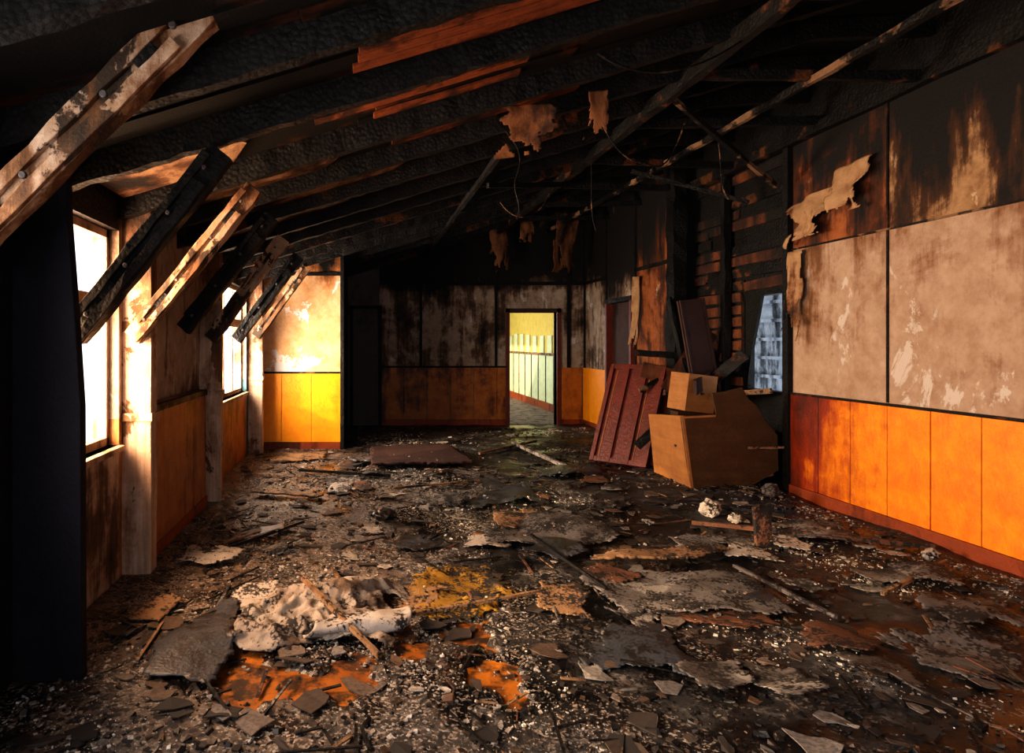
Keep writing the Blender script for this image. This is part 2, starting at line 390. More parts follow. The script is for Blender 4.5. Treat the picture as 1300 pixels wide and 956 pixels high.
b.box(XR - .05, XR + .02, 6.12, 6.2, .0, 3.4, 'char')
for yy in (8.15, 9.2, 10.3, 11.3): b.box(XF - .02, XF, yy - .025, yy + .025, 0, 3.7, 'char')
b.box(XF - .02, XF, 10.3, YB, 2.48, 2.53, 'char'); b.box(XF - .02, XF, 8.12, 9.2, 2.48, 2.53, 'char')
b.build('trim_2')
b = MB()
for a0, a1 in ((10.32, 10.66), (10.67, 11.0), (11.01, 11.35), (8.14, 8.5), (8.51, 8.86), (8.87, 9.2)):
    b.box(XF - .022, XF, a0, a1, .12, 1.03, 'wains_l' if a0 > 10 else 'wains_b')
b.box(XF - .035, XF, 10.3, YB, 0, .12, 'base'); b.box(XF - .035, XF, 8.12, 9.25, 0, .12, 'base')
b.build('wall_right_wainscot_far', bevel=.004)
b = MB()
b.beam((XF - .02, 7.98, 0), (XF - .02, 7.98, 3.7), .16, .2, 'char', seg=26, jit=.014)
b.beam((XR - .03, 7.2, 0), (XR - .03, 7.2, 3.36), .07, .08, 'char', seg=20, jit=.01)
b.build('charred_post')

b = MB()
for yy in (9.27, 10.20): b.box(XF - .05, XF + T, yy, yy + .06, 0, 2.1, 'redpanel')
b.box(XF - .05, XF + T, 9.27, 10.26, 2.08, 2.15, 'char')
b.box(XF + .06, XF + .10, 9.33, 10.20, 0.01, 2.08, 'purple')
for z0, z1 in ((.2, .9), (1.05, 1.9)):
    b.box(XF + .045, XF + .06, 9.45, 10.08, z0, z1, 'purple')
b.cyl((XF + .0, 9.42, 1.0), (XF + .06, 9.42, 1.0), .02, 'metal')
b.build('door_1', bevel=.004)

# ------------------------------------------------------------------ back wall
D0, D1, DH = 2.59, 3.42, 2.0
b = MB()
def bw(xa, xb, z0, m):
    b.add([(xa, YB, z0), (xb, YB, z0), (xb, YB + T, z0), (xa, YB + T, z0), (xa, YB, roof_z(xa) + .2), (xb, YB, roof_z(xb) + .2), (xb, YB + T, roof_z(xb) + .2), (xa, YB + T, roof_z(xa) + .2)], MB.BF, m)
bw(-.4, .3, 0, 'sootdoor'); bw(.3, 1.03, 0, 'plaster_b'); bw(1.03, D0, 0, 'plaster_b'); bw(D0, D1, DH, 'plaster_b'); bw(D1, XF + T, 0, 'plaster_b')
b.build('wall_back')
b = MB()
x = .32
while x < 2.5:
    b.box(x, min(x + .40, 2.55), YB - .022, YB, .12, 1.03, 'wains_b'); x += .41
b.box(3.5, 3.86, YB - .022, YB, .12, 1.03, 'wains_b')
b.box(.3, 2.55, YB - .035, YB, 0, .12, 'base'); b.box(3.48, 3.88, YB - .035, YB, 0, .12, 'base')
b.box(.3, 2.55, YB - .03, YB, 1.03, 1.06, 'char')
b.build('baseboard_back', bevel=.004)
b = MB()
b.box(.3, XF - .03, YB - .03, YB, 2.48, 2.54, 'char')
for x in (1.03, 2.35): b.box(x - .02, x + .02, YB - .025, YB, 1.06, roof_z(x) - .1, 'char')
b.box(3.60, 3.66, YB - .025, YB, 1.03, 3.6, 'char')
b.build('trim_3')
b = MB()
for x in (D0 - .07, D1): b.box(x, x + .07, YB - .03, YB + T + .02, 0, DH + .07, 'redpanel')
b.box(D0 - .07, D1 + .07, YB - .03, YB + T + .02, DH, DH + .07, 'purple')
b.build('door_2', bevel=.004)
b = MB()
b.box(-.22, -.16, YB - .05, YB, 0, 2.12, 'char'); b.box(.28, .34, YB - .05, YB, 0, 2.12, 'char'); b.box(-.22, .34, YB - .05, YB, 2.06, 2.12, 'char')
b.box(-.16, .28, YB - .03, YB, 0, 2.06, 'sootdoor')
b.box(-.1, .22, YB - .045, YB - .03, .2, .9, 'sootdoor'); b.box(-.1, .22, YB - .045, YB - .03, 1.05, 1.95, 'sootdoor')
b.cyl((.22, YB - .09, 1.0), (.22, YB - .03, 1.0), .02, 'metal')
b.build('door_3', bevel=.004)
b = MB()
def fw(xa, xb, z0, z1a, z1b, m):
    b.add([(xa, YC, z0), (xb, YC, z0), (xb, YC + .1, z0), (xa, YC + .1, z0), (xa, YC, z1a), (xb, YC, z1b), (xb, YC + .1, z1b), (xa, YC + .1, z1a)], MB.BF, m)
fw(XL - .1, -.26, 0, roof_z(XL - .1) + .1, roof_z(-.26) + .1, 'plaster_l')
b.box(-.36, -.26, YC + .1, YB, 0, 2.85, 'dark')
b.build('wall_alcove')
b = MB()
for i in range(4):
    x = -1.50 + i * .405; xe = min(x + .40, -.29)
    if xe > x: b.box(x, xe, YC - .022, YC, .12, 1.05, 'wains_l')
b.box(-.30, -.25, YC - .03, YC + .12, 0, 2.75, 'char')
b.box(-1.5, -.3, YC - .03, YC, 1.05, 1.075, 'batten'); b.box(-1.5, -.3, YC - .035, YC, 0, .12, 'base')
b.box(-1.5, -.3, YC - .025, YC, 2.38, 2.43, 'char')
b.build('baseboard_alcove', bevel=.004)

# ------------------------------------------------------------------ left wall
b = MB()
ZT = 2.5
def lw(y0, y1, z0, z1, m, xi=XL): b.box(XL - T, xi, y0, y1, z0, z1, m)
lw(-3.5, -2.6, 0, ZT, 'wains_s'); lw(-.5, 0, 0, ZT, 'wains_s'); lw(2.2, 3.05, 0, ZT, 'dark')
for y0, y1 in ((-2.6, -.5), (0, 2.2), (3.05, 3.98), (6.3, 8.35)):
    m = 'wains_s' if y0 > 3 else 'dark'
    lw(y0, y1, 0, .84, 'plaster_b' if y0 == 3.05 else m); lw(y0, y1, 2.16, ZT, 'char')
lw(3.98, 5.85, 0, 1.0, 'wains_s'); lw(3.98, 5.85, 1.0, ZT, 'plaster_b')
b.box(XL, -1.42, 4.14, 5.8, .0, 1.05, 'wains_s')
lw(5.85, 6.3, 0, ZT, 'plaster_b'); lw(8.35, YC, 0, 1.0, 'teal'); lw(8.35, YC, 1.0, ZT, 'plaster_b')
b.build('wall_left')
b = MB()
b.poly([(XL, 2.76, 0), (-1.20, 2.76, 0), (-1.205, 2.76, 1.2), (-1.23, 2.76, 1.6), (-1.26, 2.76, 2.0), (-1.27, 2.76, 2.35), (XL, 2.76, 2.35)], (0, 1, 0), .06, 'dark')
b.build('wall_pier', bevel=.006)
b = MB()
y = 4.15
while y < 5.75:
    b.box(-1.42, -1.402, y, min(y + .4, 5.79), .1, 1.0, 'wains_s'); y += .41
b.box(-1.42, -1.39, 4.15, 5.8, 1.0, 1.05, 'batten'); b.box(-1.42, -1.39, 4.15, 5.8, 0, .1, 'base')
b.build('baseboard_left', bevel=.004)
def window(name, y0, y1, z0, z1, zt, nm):
    w = MB(); x0, x1 = XL - .12, XL - .06
    w.box(x0, x1, y0, y0 + .04, z0, z1, 'winframe'); w.box(x0, x1, y1 - .04, y1, z0, z1, 'winframe')
    w.box(x0, x1, y0, y1, z0, z0 + .05, 'winframe'); w.box(x0, x1, y0, y1, z1 - .05, z1, 'winframe')
    w.box(x0, x1, y0, y1, zt, zt + .10, 'winframe')
    for i in range(1, nm):
        yy = y0 + (y1 - y0) * i / nm; w.box(x0 + .01, x1 - .01, yy - .02, yy + .02, z0, z1, 'winframe')
    w.box(XL - T, XL + .04, y0 - .03, y1, z0 - .035, z0, 'winframe')
    w.build(name, bevel=.004)
window('window_1', 3.05, 3.98, .84, 2.16, 1.66, 1)
window('window_2', 6.3, 8.35, .84, 2.16, 1.66, 4)
window('unseen_window_3', 0, 2.2, .84, 2.16, 1.66, 4)  # unseen window, added to send light across to the right wall
window('unseen_window_4', -2.6, -.5, .84, 2.16, 1.66, 4)  # another unseen window, put in for side light from behind the camera

def frame_brace(y, px, ph, light, xb, zb, xt, zt, wid, name, post=True):
    m = 'strut' if light else 'char'
    w = MB()
    if post:
        w.beam((px, y + .09, 0), (px, y + .09, ph), .19 if light else .14, .12, 'post' if light else 'charb', seg=8, jit=.004)
        w.box(px - .11, px + .11, y + .01, y + .16, .98, 1.03, 'post')
    d = Vector((xt - xb, 0, zt - zb)).normalized(); n = Vector((-d.z, 0, d.x))
    p0, p1 = Vector((xb, y - .02, zb)), Vector((xt, y - .02, zt))
    w.beam(p0, p1, .075, wid, m, seg=14, jit=.006, up=n)
    w.beam(p0 + Vector((.0, -.055, 0)) + n * wid * .3 + d * .1, p1 + Vector((0, -.055, 0)) + n * wid * .3 - d * .05, .03, wid * .35, m, seg=12, jit=.005, up=n)
    w.beam(p0 + Vector((0, -.055, 0)) - n * wid * .3, p1 + Vector((0, -.055, 0)) - n * wid * .3 - d * .18, .03, wid * .35, m, seg=12, jit=.005, up=n)
    L = (p1 - p0).length
    for k in (.12, .38, .66, .9):
        c = p0 + d * L * k + Vector((0, -.06, 0))
        w.cyl(c, c + Vector((0, -.02, 0)), wid * .1, 'metal', 8)
    for k in (.25, .8):
        c = p0 + d * L * k + Vector((0, -.045, 0))
        w.beam(c - d * .05, c + d * .05, .035, wid * .3, 'char', up=n)
    return w.build(name, bevel=.004)
frame_brace(2.42, -1.42, 1.5, True, -1.62, 1.68, -.58, 2.72, .15, 'timber_brace', post=False)
frame_brace(3.25, -1.42, 1.5, False, -1.44, 1.50, -.70, 2.42, .13, 'timber_brace', post=False)
frame_brace(4.0, -1.415, 2.32, True, -1.41, 1.50, -.66, 2.42, .11, 'timber_brace')
frame_brace(4.9, -1.44, 2.4, False, -1.35, 1.57, -.68, 2.42, .12, 'timber_brace', post=False)
frame_brace(5.9, -1.40, 2.32, True, -1.38, 1.50, -.72, 2.42, .12, 'timber_brace')
frame_brace(7.1, -1.45, 2.4, False, -1.38, 1.50, -.70, 2.42, .13, 'timber_brace', post=False)
frame_brace(8.4, -1.40, 2.32, True, -1.38, 1.55, -.72, 2.45, .12, 'timber_brace')

# ------------------------------------------------------------------ roof
b = MB()
for xa, xb in ((XL - .3, 3.2), (3.2, XR + .3)):
    za, zb = roof_z(xa), roof_z(xb)
    if xb == 3.2: zb = 3.79
    b.add([(xa, -3.6, za), (xb, -3.6, zb), (xb, YB + .2, zb), (xa, YB + .2, za), (xa, -3.6, za + .1), (xb, -3.6, zb + .1), (xb, YB + .2, zb + .1), (xa, YB + .2, za + .1)], MB.BF, 'ceil')
y = 2.0
while y < 8:
    if R() < .5:
        xa = U(-1.3, .5); xb = xa + U(.8, 2)
        b.beam((xa, y, roof_z(xa) - .008), (xb, y, roof_z(xb) - .008), .12, .016, 'ceil')
    y += .13
b.build('ceiling')
b = MB()
ys = [-2, -1, 0, 1, 1.9, 2.6, 3.25, 4.0, 4.62, 5.25, 5.9, 6.5, 7.1, 7.75, 8.4, 9.1, 9.8, 10.5, 11.1]
for y in ys:
    m = 'char' if R() < .7 else 'charb'
    b.beam((XL - .05, y, roof_z(XL) - .085), (3.2, y, 3.79 - .085), .065, .15, m, seg=60, jit=.007)
    b.beam((3.2, y, 3.7), (XR, y, 3.74), .06, .14, 'char', seg=8, jit=.006)
b.build('roof_rafters')
b = MB()
b.beam((2.3, 1, 3.32), (2.3, YB, 3.36), .07, .10, 'charb', seg=60, jit=.009)
b.beam((3.25, 1, 3.34), (3.25, YB, 3.42), .045, .05, 'batten', seg=60, jit=.006)
b.beam((1.1, 5.2, 2.98), (1.1, YB, 2.98), .04, .05, 'char', seg=30, jit=.006)
for y in (3.6, 4.7, 5.8, 6.9, 8.0, 9.1, 10.2):
    b.beam((2.3, y, 3.42), (XR - .02, y + U(-.1, .1), 3.42 + U(-.04, .04)), .05, .07, random.choice(['char', 'charb']), seg=12, jit=.006)
b.beam((2.4, 5.0, 3.36), (3.9, 6.1, 2.95), .035, .04, 'batten', seg=8, jit=.005)
b.beam((1.2, 6.2, 2.98), (2.35, 7.4, 3.28), .03, .05, 'char', seg=8, jit=.005)
b.beam((3.0, 7.2, 3.38), (3.95, 6.6, 2.9), .03, .04, 'char', seg=8, jit=.005)
b.build('ceiling_purlins')
b = MB()
for xa, xb, ya, yb, m in ((-1.45, -.75, 3.32, 3.93, 'pale_panel'), (-1.4, -.2, 4.08, 4.56, 'pale_panel'), (-.9, .3, 4.70, 5.20, 'pale_panel'),
                       (-1.4, -.1, 5.32, 5.85, 'pale_panel'), (-.9, .5, 6.0, 6.42, 'pale_panel'), (-1.2, .2, 7.2, 7.7, 'pale_panel')):
    pts = [(x, y, roof_z(x) - .045) for (x, y) in ((xa, ya), (xb, ya), (xb + .1, (ya + yb) / 2), (xb - .05, yb), (xa, yb))]
    b.poly(pts, (0, 0, 1), .012, m)
for ya, yb, xa, xb in ((1.96, 2.54, -.15, 1.5), (2.68, 3.18, -.12, 1.9), (3.32, 3.92, -.25, 1.5), (4.08, 4.54, .35, 1.9), (5.32, 5.8, .2, 1.6)):
    y = ya
    while y < yb - .05:
        a, c = xa + U(-.15, .35), xb + U(-.7, .3)
        if R() < .85: b.beam((a, y + .045, roof_z(a) - .03), (c, y + .045, roof_z(c) - .03), .084, .014, 'liningwood', seg=6, jit=.002)
        y += .095
b.build('ceiling_lining_panels')
b = MB()
b.box(XL - T, XR + T, -3.66, -3.5, 0, .8, 'plaster_b'); b.box(XL - T, XR + T, -3.66, -3.5, 2.4, 4.0, 'plaster_b')
for a, c in ((XL - T, -.9), (1.0, 1.6), (3.5, XR + T)): b.box(a, c, -3.66, -3.5, .8, 2.4, 'plaster_b')  # openings added so the rear fill reaches the room
b.build('wall_rear')
b = MB()
b.box(6.6, 6.8, 6.0, 16, -.3, 4.5, 'stone')
for k in range(14): b.box(6.56, 6.6, 6.0, 16, k * .3, k * .3 + .05, 'stone')
b.build('outbuilding_wall')

# ------------------------------------------------------------------ corridor
b = MB()
CX0, CX1, CY0, CY1 = 1.7, 4.02, YB + T, 18.0
b.box(CX1, CX1 + .1, CY0, CY1, 0, 1.2, 'corr_g'); b.box(CX1, CX1 + .1, CY0, CY1, 1.2, 2.8, 'corr_y')
b.box(CX0, CX1, CY1, CY1 + .1, 0, 2.8, 'corr_g'); b.box(CX0 - .1, CX0, CY0, CY1, 0, .8, 'corr_g'); b.box(CX0 - .1, CX0, CY0, CY1, 2.4, 2.8, 'corr_y')
b.box(CX0, CX1, CY0, CY1, 2.8, 2.9, 'corr_y'); b.box(CX0, CX1, CY0, CY1, 0.0, .012, 'corr_f')
y = CY0 + .2
while y < CY1:
    b.box(CX1 - .012, CX1, y, y + .04, .15, 1.2, 'batten')
    b.box(CX1 - .03, CX1, y + .1, y + .42, 1.25, 1.72 - .1 * R(), 'corr_g')
    y += .60
b.box(CX1 - .03, CX1, CY0, CY1, 1.19, 1.24, 'tanboard')
b.build('wall_corridor')
b = MB(); b.box(CX1 - .04, CX1, CY0, CY1, 0.012, .17, 'base'); b.box(CX0, CX1 - .04, CY1 - .03, CY1, .012, .17, 'base'); b.build('baseboard_corridor')

# ------------------------------------------------------------------ overturned furniture
def frame(o, u, v):
    u = Vector(u).normalized(); v = Vector(v); n = u.cross(v).normalized(); v = n.cross(u).normalized()
    m = Matrix((u, v, n)).transposed().to_4x4(); m.translation = Vector(o); return m
def pl(F, u0, u1, v0, v1, n0, n1, m):
    b.obox(F @ Matrix.Translation(((u0 + u1) / 2, (v0 + v1) / 2, (n0 + n1) / 2)), u1 - u0, v1 - v0, n1 - n0, m)
F = frame((2.76, 7.80, .04), (.42, -.44, 0), (.70, .03, 1.02))
b = MB()
pl(F, 0, .68, 0, 1.28, 0, .03, 'redpanel')
for u in (0, .2, .42, .63): pl(F, u, u + .05, 0, 1.28, .03, .06, 'redpanel')
pl(F, 0, .68, 1.22, 1.28, .03, .055, 'redpanel'); pl(F, 0, .68, 0, .06, .03, .055, 'redpanel')
pl(F, .09, .10, .02, 1.2, .03, .036, 'cab_l'); pl(F, .50, .51, .02, 1.2, .03, .036, 'cab_l')
b.build('leaning_panel_door', bevel=.004)
F = frame((3.20, 7.45, .06), (.4, -.3, 0), (.62, .1, .75))
b = MB(); pl(F, 0, .5, 0, .9, 0, .03, 'redpanel'); pl(F, 0, .05, 0, .9, .03, .05, 'redpanel'); pl(F, .45, .5, 0, .9, .03, .05, 'redpanel'); pl(F, .05, .45, .4, .45, .03, .05, 'redpanel')
b.build('leaning_panel_door', bevel=.004)
b = MB()
Y0, Y1 = 6.22, 6.98
front = [(3.17, .0), (3.07, .76), (3.41, .78), (3.37, .98), (3.50, 1.00), (3.66, 1.04), (3.72, .93), (3.80, .86), (3.88, .72), (4.00, .58), (4.01, .24), (3.72, .07), (3.36, .0)]
b.poly([(x, Y0, z) for x, z in front], (0, 1, 0), .025, 'cab_d')
b.poly([(3.17, Y0 - .003, .0), (3.07, Y0 - .003, .765), (3.09, Y1, .70), (3.16, Y1, .0)], (1, 0, .12), .03, 'cab_l')
b.poly([(3.09, Y0 + .03, .73), (3.99, Y0 + .03, .62), (4.02, Y1, .60), (3.12, Y1, .69)], (0, 0, -1), .025, 'cab_l')
b.poly([(3.2, Y1, .04), (3.14, Y1, .68), (4.02, Y1, .60), (4.02, Y1, .1)], (0, -1, 0), .02, 'cab_d')
b.poly([(3.2, Y0 + .03, .03), (3.98, Y0 + .03, .18), (4.0, Y1 - .02, .12), (3.22, Y1 - .02, .03)], (0, 0, 1), .025, 'cab_l')
b.beam((3.1, Y0 - .006, .75), (3.40, Y0 - .006, .765), .01, .02, 'cab_l')
b.cyl((3.12, 6.4, .45), (3.09, 6.4, .45), .012, 'metal')
b.build('overturned_cabinet', bevel=.003)
b = MB()
F = Matrix.Translation((3.58, 7.02, .93)) @ Matrix.Rotation(.12, 4, 'Y') @ Matrix.Rotation(.15, 4, 'Z')
for c, s_ in (((0, -.15, 0), (.34, .02, .40)), ((-.16, 0, 0), (.02, .3, .40)), ((.16, 0, 0), (.02, .3, .40)), ((0, 0, -.19), (.32, .3, .02)), ((0, .14, 0), (.32, .02, .4))):
    b.obox(F @ Matrix.Translation(c), *s_, 'cab_l')
b.cyl(F @ Vector((0, -.16, 0)), F @ Vector((0, -.19, 0)), .015, 'metal')
b.box(3.42, 3.78, 7.0, 7.18, 0.02, .72, 'cab_d')
b.build('cabinet_drawer', bevel=.003)
b = MB()
F = frame((3.68, 7.15, .85), (.34, .06, 0.04), (.02, .12, 1.1))
b.obox(F @ Matrix.Translation((.16, .55, 0)), .34, 1.1, .025, 'purple')
for u in (.02, .30): b.obox(F @ Matrix.Translation((u, .55, .02)), .03, 1.1, .02, 'purple')
b.build('scorched_board', bevel=.003)
b = MB()
for p, q, w, m in (((3.0, 7.9, .05), (3.95, 7.6, .95), .14, 'char'), ((3.3, 8.1, .04), (3.8, 7.5, .8), .1, 'charb'), ((3.1, 7.3, .3), (4.0, 7.0, 1.25), .1, 'char'),
                   ((3.5, 7.6, .5), (4.02, 6.8, 1.35), .12, 'charb'), ((3.45, 6.7, 1.0), (4.0, 7.3, 1.1), .16, 'purple'), ((3.3, 7.7, .9), (4.0, 7.7, 1.3), .06, 'batten'), ((3.7, 6.9, .9), (4.02, 6.35, 1.0), .05, 'tanboard'),
                   ((3.7, 6.19, .46), (4.02, 6.17, .47), .02, 'tanboard'), ((3.0, 8.3, .05), (3.8, 8.4, .35), .12, 'char'), ((3.7, 7.4, 1.1), (3.75, 7.9, 2.0), .1, 'char'), ((3.55, 7.5, .9), (3.98, 7.4, 1.6), .2, 'lath'),
                   ((3.35, 7.75, 1.15), (3.95, 7.6, 1.0), .18, 'lath'), ((3.3, 7.8, 1.35), (3.98, 7.7, 1.3), .07, 'charb')):
    b.beam(p, q, .03, w, m, seg=6, jit=.006)
b.build('charred_board_heap')

# ------------------------------------------------------------------ boards and sheets on the floor
dust = MB()
def inside(pts, x, y):
    c = False; n = len(pts)
    for i in range(n):
        x1_, y1_ = pts[i]; x2_, y2_ = pts[i - 1]
        if (y1_ > y) != (y2_ > y) and x < (x2_ - x1_) * (y - y1_) / (y2_ - y1_) + x1_: c = not c
    return c
SEED = [0]
def sheet(name, pts, m, z=.03, th=.006, tilt=(0, 0), amp=.02, buck=.018, dusty=.5):
    SEED[0] += 3.7; sd = SEED[0]
    xs = [p[0] for p in pts]; ys_ = [p[1] for p in pts]; xa, xb, ya, yb = min(xs) - .05, max(xs) + .05, min(ys_) - .05, max(ys_) + .05
    cx, cy = sum(xs) / len(xs), sum(ys_) / len(ys_); zz = top_h(cx, cy) + z
    st = max(.012, max(xb - xa, yb - ya) / 60); nx_, ny_ = int((xb - xa) / st) + 1, int((yb - ya) / st) + 1
    a_ = U(0, 3.14); V, Fc = [], []
    def hz(x, y):
        return max(top_h(x, y) + .014, zz + tilt[0] * (x - cx) + tilt[1] * (y - cy) + buck * noise.noise((x * 4, y * 4, sd)) + buck * .8 * math.sin((x * math.cos(a_) + y * math.sin(a_)) * 9 + sd))
    for j in range(ny_ + 1):
        for i in range(nx_ + 1):
            x, y = xa + i * st + U(-.3, .3) * st, ya + j * st + U(-.3, .3) * st
            V.append((x, y, hz(x, y)))
    for j in range(ny_):
        for i in range(nx_):
            x, y = xa + (i + .5) * st, ya + (j + .5) * st
            wx = x + amp * 1.6 * noise.noise((x * 9, y * 9, sd)) + amp * .8 * noise.noise((x * 30, y * 30, sd)); wy = y + amp * 1.6 * noise.noise((x * 9, y * 9, sd + 5)) + amp * .8 * noise.noise((x * 30, y * 30, sd + 9))
            if inside(pts, wx, wy):
                k = j * (nx_ + 1) + i; Fc.append((k, k + 1, k + nx_ + 2, k + nx_ + 1))
    used = sorted({i for f in Fc for i in f}); mp = {o: n for n, o in enumerate(used)}
    b = MB(); b.add([V[i] for i in used], [[mp[i] for i in f] for f in Fc], m); o = b.build(name, smooth=True)
    s = o.modifiers.new('s', 'SOLIDIFY'); s.thickness = th; s.offset = 1
    area_ = (xb - xa) * (yb - ya)
    for i in range(int(area_ * 420 * dusty)):
        x, y = U(xa, xb), U(ya, yb)
        if inside(pts, x, y) and noise.noise((x * 4, y * 4, sd + 30)) > U(-.1, .4):
            chunk(dust, x, y, hz(x, y) + th + .002, (.003 + .010 * R() ** 3) * (1 + y * .06), .5, 'coal' if R() < .6 else 'chips')
    return o
sheet('roofing_felt_piece', [(-.98, 3.15), (-.70, 3.68), (-.60, 2.95), (-.64, 2.72), (-.94, 2.76)], 'blackboard', tilt=(.03, 0), amp=.012)
sheet('rusty_board_piece', [(-1.25, 3.35), (-1.12, 3.62), (-1.0, 3.6), (-1.03, 3.3)], 'tanboard', tilt=(0, .06), amp=.01)
sheet('pale_board_piece', [(-.78, 3.5), (-.68, 3.8), (-.48, 3.82), (-.52, 3.5)], 'paleboard', tilt=(0, .05), amp=.015)
sheet('ochre_mat_piece', [(.20, 3.45), (.32, 3.95), (.50, 4.15), (.78, 4.12), (.86, 3.7), (.62, 3.4)], 'ochre', z=.016, th=.004, amp=.06)
sheet('ochre_mat_piece', [(.0, 3.55), (.1, 3.85), (.5, 3.75), (.35, 3.5)], 'tanboard', z=.02, th=.004, amp=.04)
sheet('fibreboard_sheet', [(1.30, 3.9), (1.75, 4.02), (2.36, 3.92), (2.30, 3.42), (1.42, 3.42)], 'greyboard', z=.04, tilt=(.01, .02), amp=.02)
sheet('fibreboard_sheet', [(1.5, 3.5), (1.7, 3.75), (2.2, 3.62), (2.15, 3.3), (1.8, 3.25)], 'redboard', z=.02, amp=.04)
sheet('splintered_plank', [(1.45, 4.18), (1.7, 4.28), (2.35, 4.42), (2.5, 4.34), (2.2, 4.2), (1.8, 4.12)], 'tanboard', z=.05, th=.014, amp=.015, buck=.01)
sheet('splintered_plank', [(2.4, 4.25), (2.55, 4.5), (2.78, 4.45), (2.7, 4.15)], 'paleboard', z=.04, amp=.03)
sheet('burnt_sheet', [(.85, 4.55), (1.0, 5.0), (1.55, 5.25), (1.85, 5.0), (1.8, 4.6), (1.3, 4.45)], 'greyboard', z=.05, tilt=(.03, .03), amp=.05, buck=.03)
sheet('burnt_sheet', [(.7, 4.5), (.8, 4.75), (1.05, 4.7), (1.0, 4.45)], 'paleboard', z=.03, tilt=(0, .06), amp=.03)
sheet('burnt_sheet', [(1.0, 4.9), (1.1, 5.3), (1.5, 5.35), (1.4, 5.0)], 'tanboard', z=.075, tilt=(.05, .03), amp=.04)
sheet('fallen_door_panel', [(.10, 7.35), (.12, 8.6), (1.15, 8.75), (1.30, 7.5)], 'purple', z=.045, th=.03, amp=.01, buck=.004, dusty=.15)
sheet('plank_piece', [(-1.05, 6.05), (-1.0, 6.18), (-.35, 5.95), (-.4, 5.85)], 'tanboard', z=.035, th=.014, amp=.01, buck=.004)
sheet('plaster_sheet', [(-.97, 4.65), (-.9, 4.85), (-.62, 4.95), (-.66, 4.72)], 'paleboard', amp=.02)
sheet('plaster_sheet', [(-1.1, 7.7), (-1.05, 8.3), (-.5, 8.45), (-.45, 8.0)], 'tanboard', amp=.06)
sheet('paper_scrap', [(-.33, 6.1), (-.3, 6.5), (-.1, 6.5), (-.14, 6.15)], 'paleboard', th=.003, tilt=(.1, .05), amp=.02)
sheet('paper_scrap', [(2.95, 3.3), (3.1, 3.6), (3.45, 3.5), (3.3, 3.2)], 'greyboard', z=.04, tilt=(.05, .08), amp=.04, buck=.03)
sheet('paper_scrap', [(2.5, 2.85), (2.62, 3.15), (2.95, 3.2), (3.0, 2.95), (2.8, 2.75)], 'greyboard', z=.03, tilt=(.04, .06), amp=.04, buck=.03)
sheet('paper_scrap', [(3.4, 3.0), (3.5, 3.25), (3.85, 3.2), (3.8, 2.95)], 'tanboard', z=.03, tilt=(.0, .06), amp=.04, buck=.03)
sheet('paper_scrap', [(2.1, 3.0), (2.2, 3.25), (2.45, 3.2), (2.4, 2.95)], 'redboard', z=.03, amp=.04, buck=.03)
sheet('paper_scrap', [(3.0, 3.85), (3.1, 4.1), (3.6, 4.0), (3.5, 3.75)], 'greyboard', z=.04, amp=.04, buck=.03)
sheet('paper_scrap', [(2.9, 2.5), (3.0, 2.75), (3.4, 2.7), (3.3, 2.45)], 'redboard', z=.03, amp=.04, buck=.03)
sheet('charred_sheet', [(1.0, 2.9), (1.2, 3.3), (1.5, 3.25), (1.5, 2.8)], 'blackboard', z=.02, amp=.05)
sheet('charred_sheet', [(.9, 5.6), (1.1, 6.1), (1.6, 6.2), (1.7, 5.8)], 'blackboard', z=.04, tilt=(.02, .04), amp=.06, buck=.03)
sheet('charred_sheet', [(1.9, 6.8), (2.0, 7.4), (2.6, 7.2), (2.5, 6.7)], 'blackboard', z=.04, amp=.06, buck=.03)
sheet('charred_sheet', [(3.0, 4.7), (3.2, 5.1), (3.7, 5.0), (3.6, 4.6)], 'greyboard', z=.05, amp=.06, buck=.03)
for i in range(60):
    x, y = U(-1.1, 3.7), 2.4 + 5.5 * R() ** 1.3
    if x < .9 and y < 4.2: continue
    if 2.7 < x and 5.6 < y: continue
    r = U(.07, .22); n = random.randint(4, 6); ph = U(0, 6)
    sheet('torn_lining_piece', [(x + r * U(.5, 1.3) * math.cos(ph + k * 6.283 / n), y + r * U(.5, 1.2) * math.sin(ph + k * 6.283 / n)) for k in range(n)],
          random.choice(['greyboard', 'greyboard', 'redboard', 'blackboard', 'blackboard', 'tanboard', 'greyboard', 'paleboard']), z=U(.02, .05), th=.004, tilt=(U(-.12, .12), U(-.12, .12)), amp=.03, buck=.02, dusty=.5)
dust.build('loose_debris')
b = MB()
for p, q, w, m in (((.25, 3.38, .05), (1.22, 3.72, .07), .016, 'tanboard'), ((-.95, 4.45, .05), (-.45, 4.95, .1), .02, 'char'), ((-1.0, 4.55, .05), (-.55, 5.0, .07), .015, 'tanboard'),
                   ((2.12, 9.1, .06), (2.3, 7.1, .08), .04, 'paleboard'), ((2.3, 4.0, .09), (2.42, 3.3, .07), .02, 'greyboard'), ((-.05, 3.55, .06), (-.2, 4.1, .05), .02, 'tanboard'),
                   ((-.33, 3.5, .2), (.08, 2.95, .04), .022, 'tanboard'), ((1.2, 4.6, .1), (1.4, 3.7, .06), .016, 'char'), ((2.7, 5.9, .05), (3.4, 5.2, .08), .03, 'char'), ((.3, 6.3, .05), (1.2, 6.6, .06), .02, 'tanboard'),
                   ((2.9, 3.6, .07), (3.7, 4.1, .08), .02, 'tanboard'), ((-.7, 7.2, .05), (.3, 6.9, .05), .03, 'char'), ((1.5, 8.3, .05), (2.5, 9.3, .05), .03, 'tanboard'), ((2.6, 5.1, .05), (3.9, 4.4, .08), .03, 'redboard')):
    b.beam(p, q, w, w, m, seg=6, jit=.003)
b.build('broken_battens')
